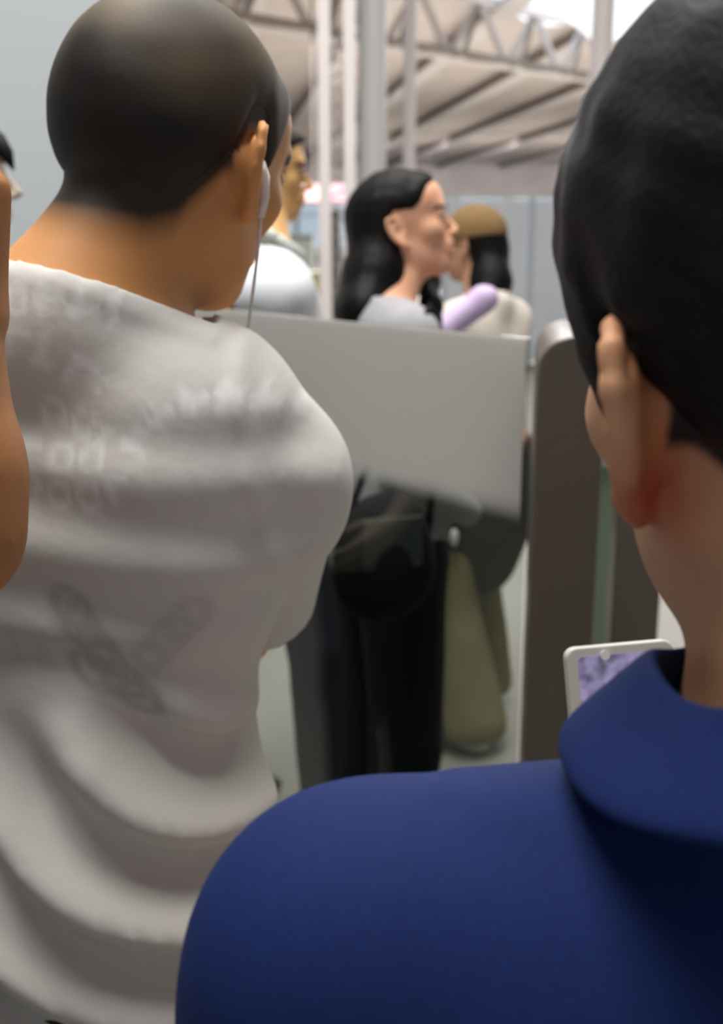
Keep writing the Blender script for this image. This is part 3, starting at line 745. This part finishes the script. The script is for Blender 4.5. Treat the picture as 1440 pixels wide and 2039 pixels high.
tcn = nt.nodes.new('ShaderNodeTexCoord'); nt.links.new(tcn.outputs['Object'], vo.inputs['Vector']); nt.links.new(vo.outputs['Fac'], cr.inputs[0]); nt.links.new(cr.outputs[0], pb.inputs['Emission Color']); pb.inputs['Emission Strength'].default_value = .62
c = MB(); c.prism(rrect(w - .016, h - .014, .004), -.0018, -.0005, off=(0, 0, zo)); c.build('screen', m_scr, root)
c = MB(); c.tube([(-.012, -.0015, h / 2 - .007 + zo), (-.012, -.0032, h / 2 - .007 + zo)], .0035, 16); c.build('camera_bump', mat('silver', srgb(215, 215, 212), .3), root)

# ================================================================== PEOPLE BEYOND THE BARRIER
# the man in the bright white shirt
YA = -78
LA = at(548, 471, 2.80); LA = (LA.x, 2.80); HA = 1.80
hcA = to_local(at(530, 345, 2.80), LA, YA)
elA = to_local(at(462, 585, 2.60), LA, YA); wrA = to_local(at(372, 612, 2.50), LA, YA)
makeA, _, iA = make_person('person', 'person in a bright white shirt with a striped collar, behind the cropped head', LA, YA, HA,
    (hcA, None), [dict(j=((-.165, -.01, 1.44), (-.22, .05, 1.20), (-.10, .24, 1.12)), hand=((.8, .4, .1), (0, 0, 1), 1, .5), fine=.006),
                  dict(j=((.165, -.01, 1.42), tuple(elA), tuple(wrA)), hand=((-.1, -1, -.1), (0, 0, -1), -1, .35), fine=.006)],
    headM=rotm(-88 - YA, 4, 0), skin=(214, 168, 112), detail=.006, coarse=.012,
    top=dict(mat=m_palewhite, sleeve=.85, hem=1.0, nn=(0, .6, 1), nr=.07, nz=.03), bottom=dict(mat=m_navy, w=(.082, .074)), shoes=(40, 40, 44),
    legs=[((-.09, 0, .95), (-.10, -.12, .51), (-.08, -.22, .085)), ((.09, 0, .95), (.10, .09, .52), (.09, .11, .085))],
    hair=dict(style='short', mat=m_hair_black, thick=.012, line='short', tuft=[((0, .085, .070), (.05, .025, .02))]))
nkA = iA['neck0']
c = MB(); c.tube(ring(nkA + np.array((0, .035, .045)), (0, .62, 1), .078, .082, 0), .013, 10); o = c.build('collar', mat('collar_white', srgb(215, 220, 212), .8), shirt_of(makeA, 'shirt'), smooth=True)
c = MB(); c.tube(ring(nkA + np.array((0, .030, .022)), (0, .62, 1), .088, .094, 0), .009, 10); o = c.build('collar_stripe', mat('collar_grey', srgb(120, 128, 112), .8), shirt_of(makeA, 'shirt'), smooth=True); o['label'] = 'grey green collar stripe'
# the long haired woman in grey
LB = at(776, 471, 2.32); LB = (LB.x, 2.32); YB = -72
hcB = to_local(at(802, 455, 2.32), LB, YB); MB_ = rotm(-96 - YB, -12, 0)
def wl(px, py, d, L=LB, Y=YB): return to_local(at(px, py, d), L, Y)
locks = [([wl(790, 415, 2.34), wl(765, 480, 2.33), wl(748, 545, 2.29), wl(728, 620, 2.25), wl(715, 740, 2.25)], [.066, .066, .056, .046, .030]),
         ([wl(752, 490, 2.38), wl(728, 550, 2.32), wl(706, 615, 2.29), wl(694, 710, 2.29)], [.045, .042, .034, .02]),
         ([wl(780, 430, 2.45), wl(755, 520, 2.44), wl(735, 620, 2.42)], [.05, .05, .035]),
         ([wl(838, 500, 2.44), wl(850, 560, 2.42), wl(858, 610, 2.36), wl(862, 680, 2.32)], [.035, .024, .020, .014])]
wB, _, iB = make_person('person', 'person with long black hair and a grey top, smiling in profile', LB, YB, 1.68,
    (hcB, None), [dict(j=((-.155, -.01, 1.36), (-.20, .02, 1.10), (-.08, .22, 1.05)), hand=((.5, .7, .2), (.3, 0, 1), 1, .5), fine=.006),
                  dict(j=((.155, -.01, 1.36), (.185, -.03, 1.10), (.07, .15, .98)), hand=((-.8, .5, -.2), (0, -1, 0), -1, .5), fine=.006)],
    female=True, headM=MB_, skin=(230, 174, 142), detail=.0045, coarse=.012, mouth=.007, jaw=.92,
    hs=1.05, top=dict(mat=m_grey, sleeve=1.2, hem=.88, nn=(0, 1.3, 1), nz=-.025, ny=.03, nr=.10, ni=-.01), bottom=dict(mat=m_black, w=(.082, .088), ankle=.05), shoes=(210, 210, 208),
    hair=dict(style='long', mat=m_hair_long, thick=.008, line='long', drop=-.004, low=-.42, locks=locks))
# her black shoulder bag
bagp = at(765, 1120, 2.12); root = empty('shoulder_bag', (bagp.x, bagp.y, bagp.z - .12), R(20)); tag(root, 'black shoulder bag hanging against the long haired person', 'bag')
G = Field(axis(-.15, .15, .008, []), axis(-.08, .08, .008, []), axis(-.03, .30, .008, []))
G.ell((0, 0, .10), (.105, .05, .10), None, .02); G.ell((0, 0, .17), (.09, .042, .09), None, .04); G.mesh('bag_body', m_black, root)
c = MB(); c.tube([(-.09, 0, .17), (0, .02, .38), (.11, .085, .575), (.13, .10, .592), (.15, .10, .575), (.13, .04, .38), (.09, 0, .17)], .008, 8); c.build('strap', m_black, root, smooth=True)
c = MB(); c.box((0, -.046, .17), (.12, .008, .10)); c.build('front_pocket', mat('dark_green_cloth', srgb(44, 52, 50), .7), root, bevel=.004)

# the person in the brown cap
LC = at(955, 471, 3.35); LC = (LC.x, 3.35); YC = 45
hcC = to_local(at(942, 490, 3.35), LC, YC); MC = rotm(60 - YC, 6, 0)
def wc(px, py, d): return to_local(at(px, py, d), LC, YC)
locksC = [([wc(975, 500, 3.33), wc(978, 560, 3.30), wc(965, 625, 3.26), wc(962, 660, 3.25)], [.055, .058, .05, .03])]
wC, _, iC = make_person('person', 'person in a brown cap and cream top, turned to the long haired person', LC, YC, 1.62,
    (hcC, None), [dict(j=((-.15, -.01, 1.31), (-.19, .08, 1.08), (-.10, .28, 1.12)), hand=((.6, .5, .5), (.4, 0, .4), 1, .7), fine=.006),
                  dict(j=((.15, -.01, 1.31), (.20, .05, 1.06), (.08, .22, 1.08)), hand=((-.5, .7, .3), (-.2, 0, 1), -1, .5), fine=.006)],
    female=True, headM=MC, skin=(186, 140, 112), detail=.006, coarse=.012,
    top=dict(mat=m_cream, sleeve=1.2, hem=.90, nr=.07), bottom=dict(mat=m_olive, w=(.070, .125), ankle=.05), shoes=(205, 200, 190),
    legs=[((-.09, 0, .88), (-.12, -.02, .47), (-.13, -.10, .085)), ((.09, 0, .88), (.13, .08, .47), (.16, .10, .085))],
    hair=dict(style='long', mat=m_hair_long, thick=.008, line='long', low=-.30, locks=locksC))
G = Field(axis(hcC[0] - .16, hcC[0] + .16, .005, []), axis(hcC[1] - .2, hcC[1] + .22, .005, []), axis(hcC[2] - .06, hcC[2] + .17, .005, []))
TC = lambda p: hcC + MC @ (np.array(p) * iC['s'])
G.ell(TC((0, -.012, .036)), np.array((.090, .108, .095)) * iC['s'], MC, .01)
P = G.all(); q = ((P - hcC) @ MC); G.D = np.maximum(G.D, (.022 - q[..., 2] - .0 * q[..., 1])).astype(np.float32)
G.ell(TC((0, .115, .032)), (.062, .065, .007), MC, .01)
capm = mat('brown_cap_cloth', srgb(128, 102, 68), .85, noise=.08, nscale=30, spec=.2); o = G.mesh('cap', capm, wC); o['label'] = 'brown cap'
# dark jacket tied round her waist
G = Field(axis(-.3, .3, .01, []), axis(-.3, .3, .01, []), axis(.4, 1.1, .01, []))
G.ell((0, .01, .80), (.205, .185, .38), None, .02); P = G.all(); G.D = np.maximum(G.D, np.maximum(P[..., 2] - .96, .47 - P[..., 2])); G.D += (wob(P, 40, 2) * .004).astype(np.float32)
o = G.mesh('waist_jacket', mat('dark_olive_jacket', srgb(42, 44, 34), .8), wC); o['label'] = 'dark olive jacket tied at the waist'
# lilac bundle she holds
lp = at(925, 622, 3.02); root = empty('lilac_pouch', lp, 0); tag(root, 'soft lilac pouch held up above the barrier', 'pouch')
G = Field(axis(-.14, .14, .006, []), axis(-.07, .07, .006, []), axis(-.12, .12, .006, []))
G.cone((-.055, 0, -.045), (.055, 0, .035), .033, .038, .01); G.ell((-.06, 0, -.05), (.04, .03, .03), None, .02); G.ell((.045, 0, .035), (.032, .03, .036), None, .02); G.D += (wob(G.all(), 60, 3) * .003).astype(np.float32)
m_lil = mat('lilac_plush', srgb(206, 186, 224), .8, noise=.08, nscale=30); G.mesh('pouch_body', m_lil, root)
c = MB(); c.tube([(-.09, 0, -.06), (-.10, -.01, -.10), (-.08, 0, -.13), (-.06, 0, -.09)], .004, 8); c.build('wrist_loop', mat('pale_cord', srgb(225, 222, 226), .7), root, smooth=True)
# white charm hanging at waist level
kp = at(905, 1060, 3.27); root = empty('key_charm', kp); tag(root, 'small white charm dangling beside the olive trousers', 'charm')
c = MB(); c.tube([(0, 0, .10), (.004, 0, .03), (0, 0, 0)], .003, 6); c.build('cord', m_black, root)
c = MB(); c.tube([(0, 0, .01), (0, 0, -.005), (0, 0, -.03), (0, 0, -.045)], [.006, .013, .012, .004], 12); c.build('charm_body', mat('white_charm', srgb(190, 192, 190), .5), root, smooth=True)

# ================================================================== PEOPLE AT THE LEFT EDGE
# a bystander further back: only the dark fringe of hair reaches into the picture
LD = at(-118, 471, 1.75); LD = (LD.x, 1.85)
hcD = to_local(at(-112, 352, 1.75), LD, -60)
wD, _, _ = make_person('person', 'person at the far left edge, only a dark lock of hair in view', LD, -60, 1.74,
    (hcD, None), [dict(j=((-.18, -.01, 1.41), (-.22, .02, 1.15), (-.18, .18, .98)), hand=((0, .8, -.4), (1, 0, 0), 1, .5), fine=.008), dict(j=((.18, -.01, 1.41), (.22, .02, 1.15), (.18, .18, .98)), hand=((0, .8, -.4), (-1, 0, 0), -1, .5), fine=.008)],
    headM=rotm(-10, 0, 0), skin=(205, 190, 170), detail=.006, coarse=.014, top=dict(mat=m_grey, sleeve=.6, hem=.86), bottom=dict(mat=m_black),
    hair=dict(style='short', mat=m_hair_black, thick=.014, line='short'))
o = MB(); o.tube([to_local(at(-40, 262, 1.70), LD, -60), to_local(at(-8, 285, 1.68), LD, -60), to_local(at(14, 308, 1.68), LD, -60), to_local(at(27, 338, 1.68), LD, -60)], [.020, .018, .011, .002], 10); o.build('hair_lock', m_hair_black, wD, smooth=True)
# the raised bare arm in front of the white shirt
LE = (-.50, .52); YE = -20
def we(px, py, d): return to_local(at(px, py, d), LE, YE)
el = we(-108, 1060, .62); wr = we(-88, 650, .62)
wE, _, _ = make_person('person', 'person at the left edge with a bare forearm raised, only the arm in view', LE, YE, 1.70,
    (to_local((-.50, .55, 1.60), LE, YE), (0, 0, 0)), [dict(j=((-.175, -.01, 1.37), (-.21, .03, 1.10), (-.18, .20, .95)), hand=((0, .8, -.4), (1, 0, 0), 1, .5), fine=.008),
        dict(j=((.172, .0, 1.37), tuple(el), tuple(wr)), hand=((.02, .02, 1), (-.9, .45, .1), -1, [.5, .55, .6, .7]), fine=.0035)],
    skin=(170, 116, 70), detail=.006, coarse=.010, build=1.08, top=dict(mat=m_black, sleeve=.45, hem=.84), bottom=dict(mat=m_navy),
    hair=dict(style='short', mat=m_hair_black, thick=.012, line='short'))
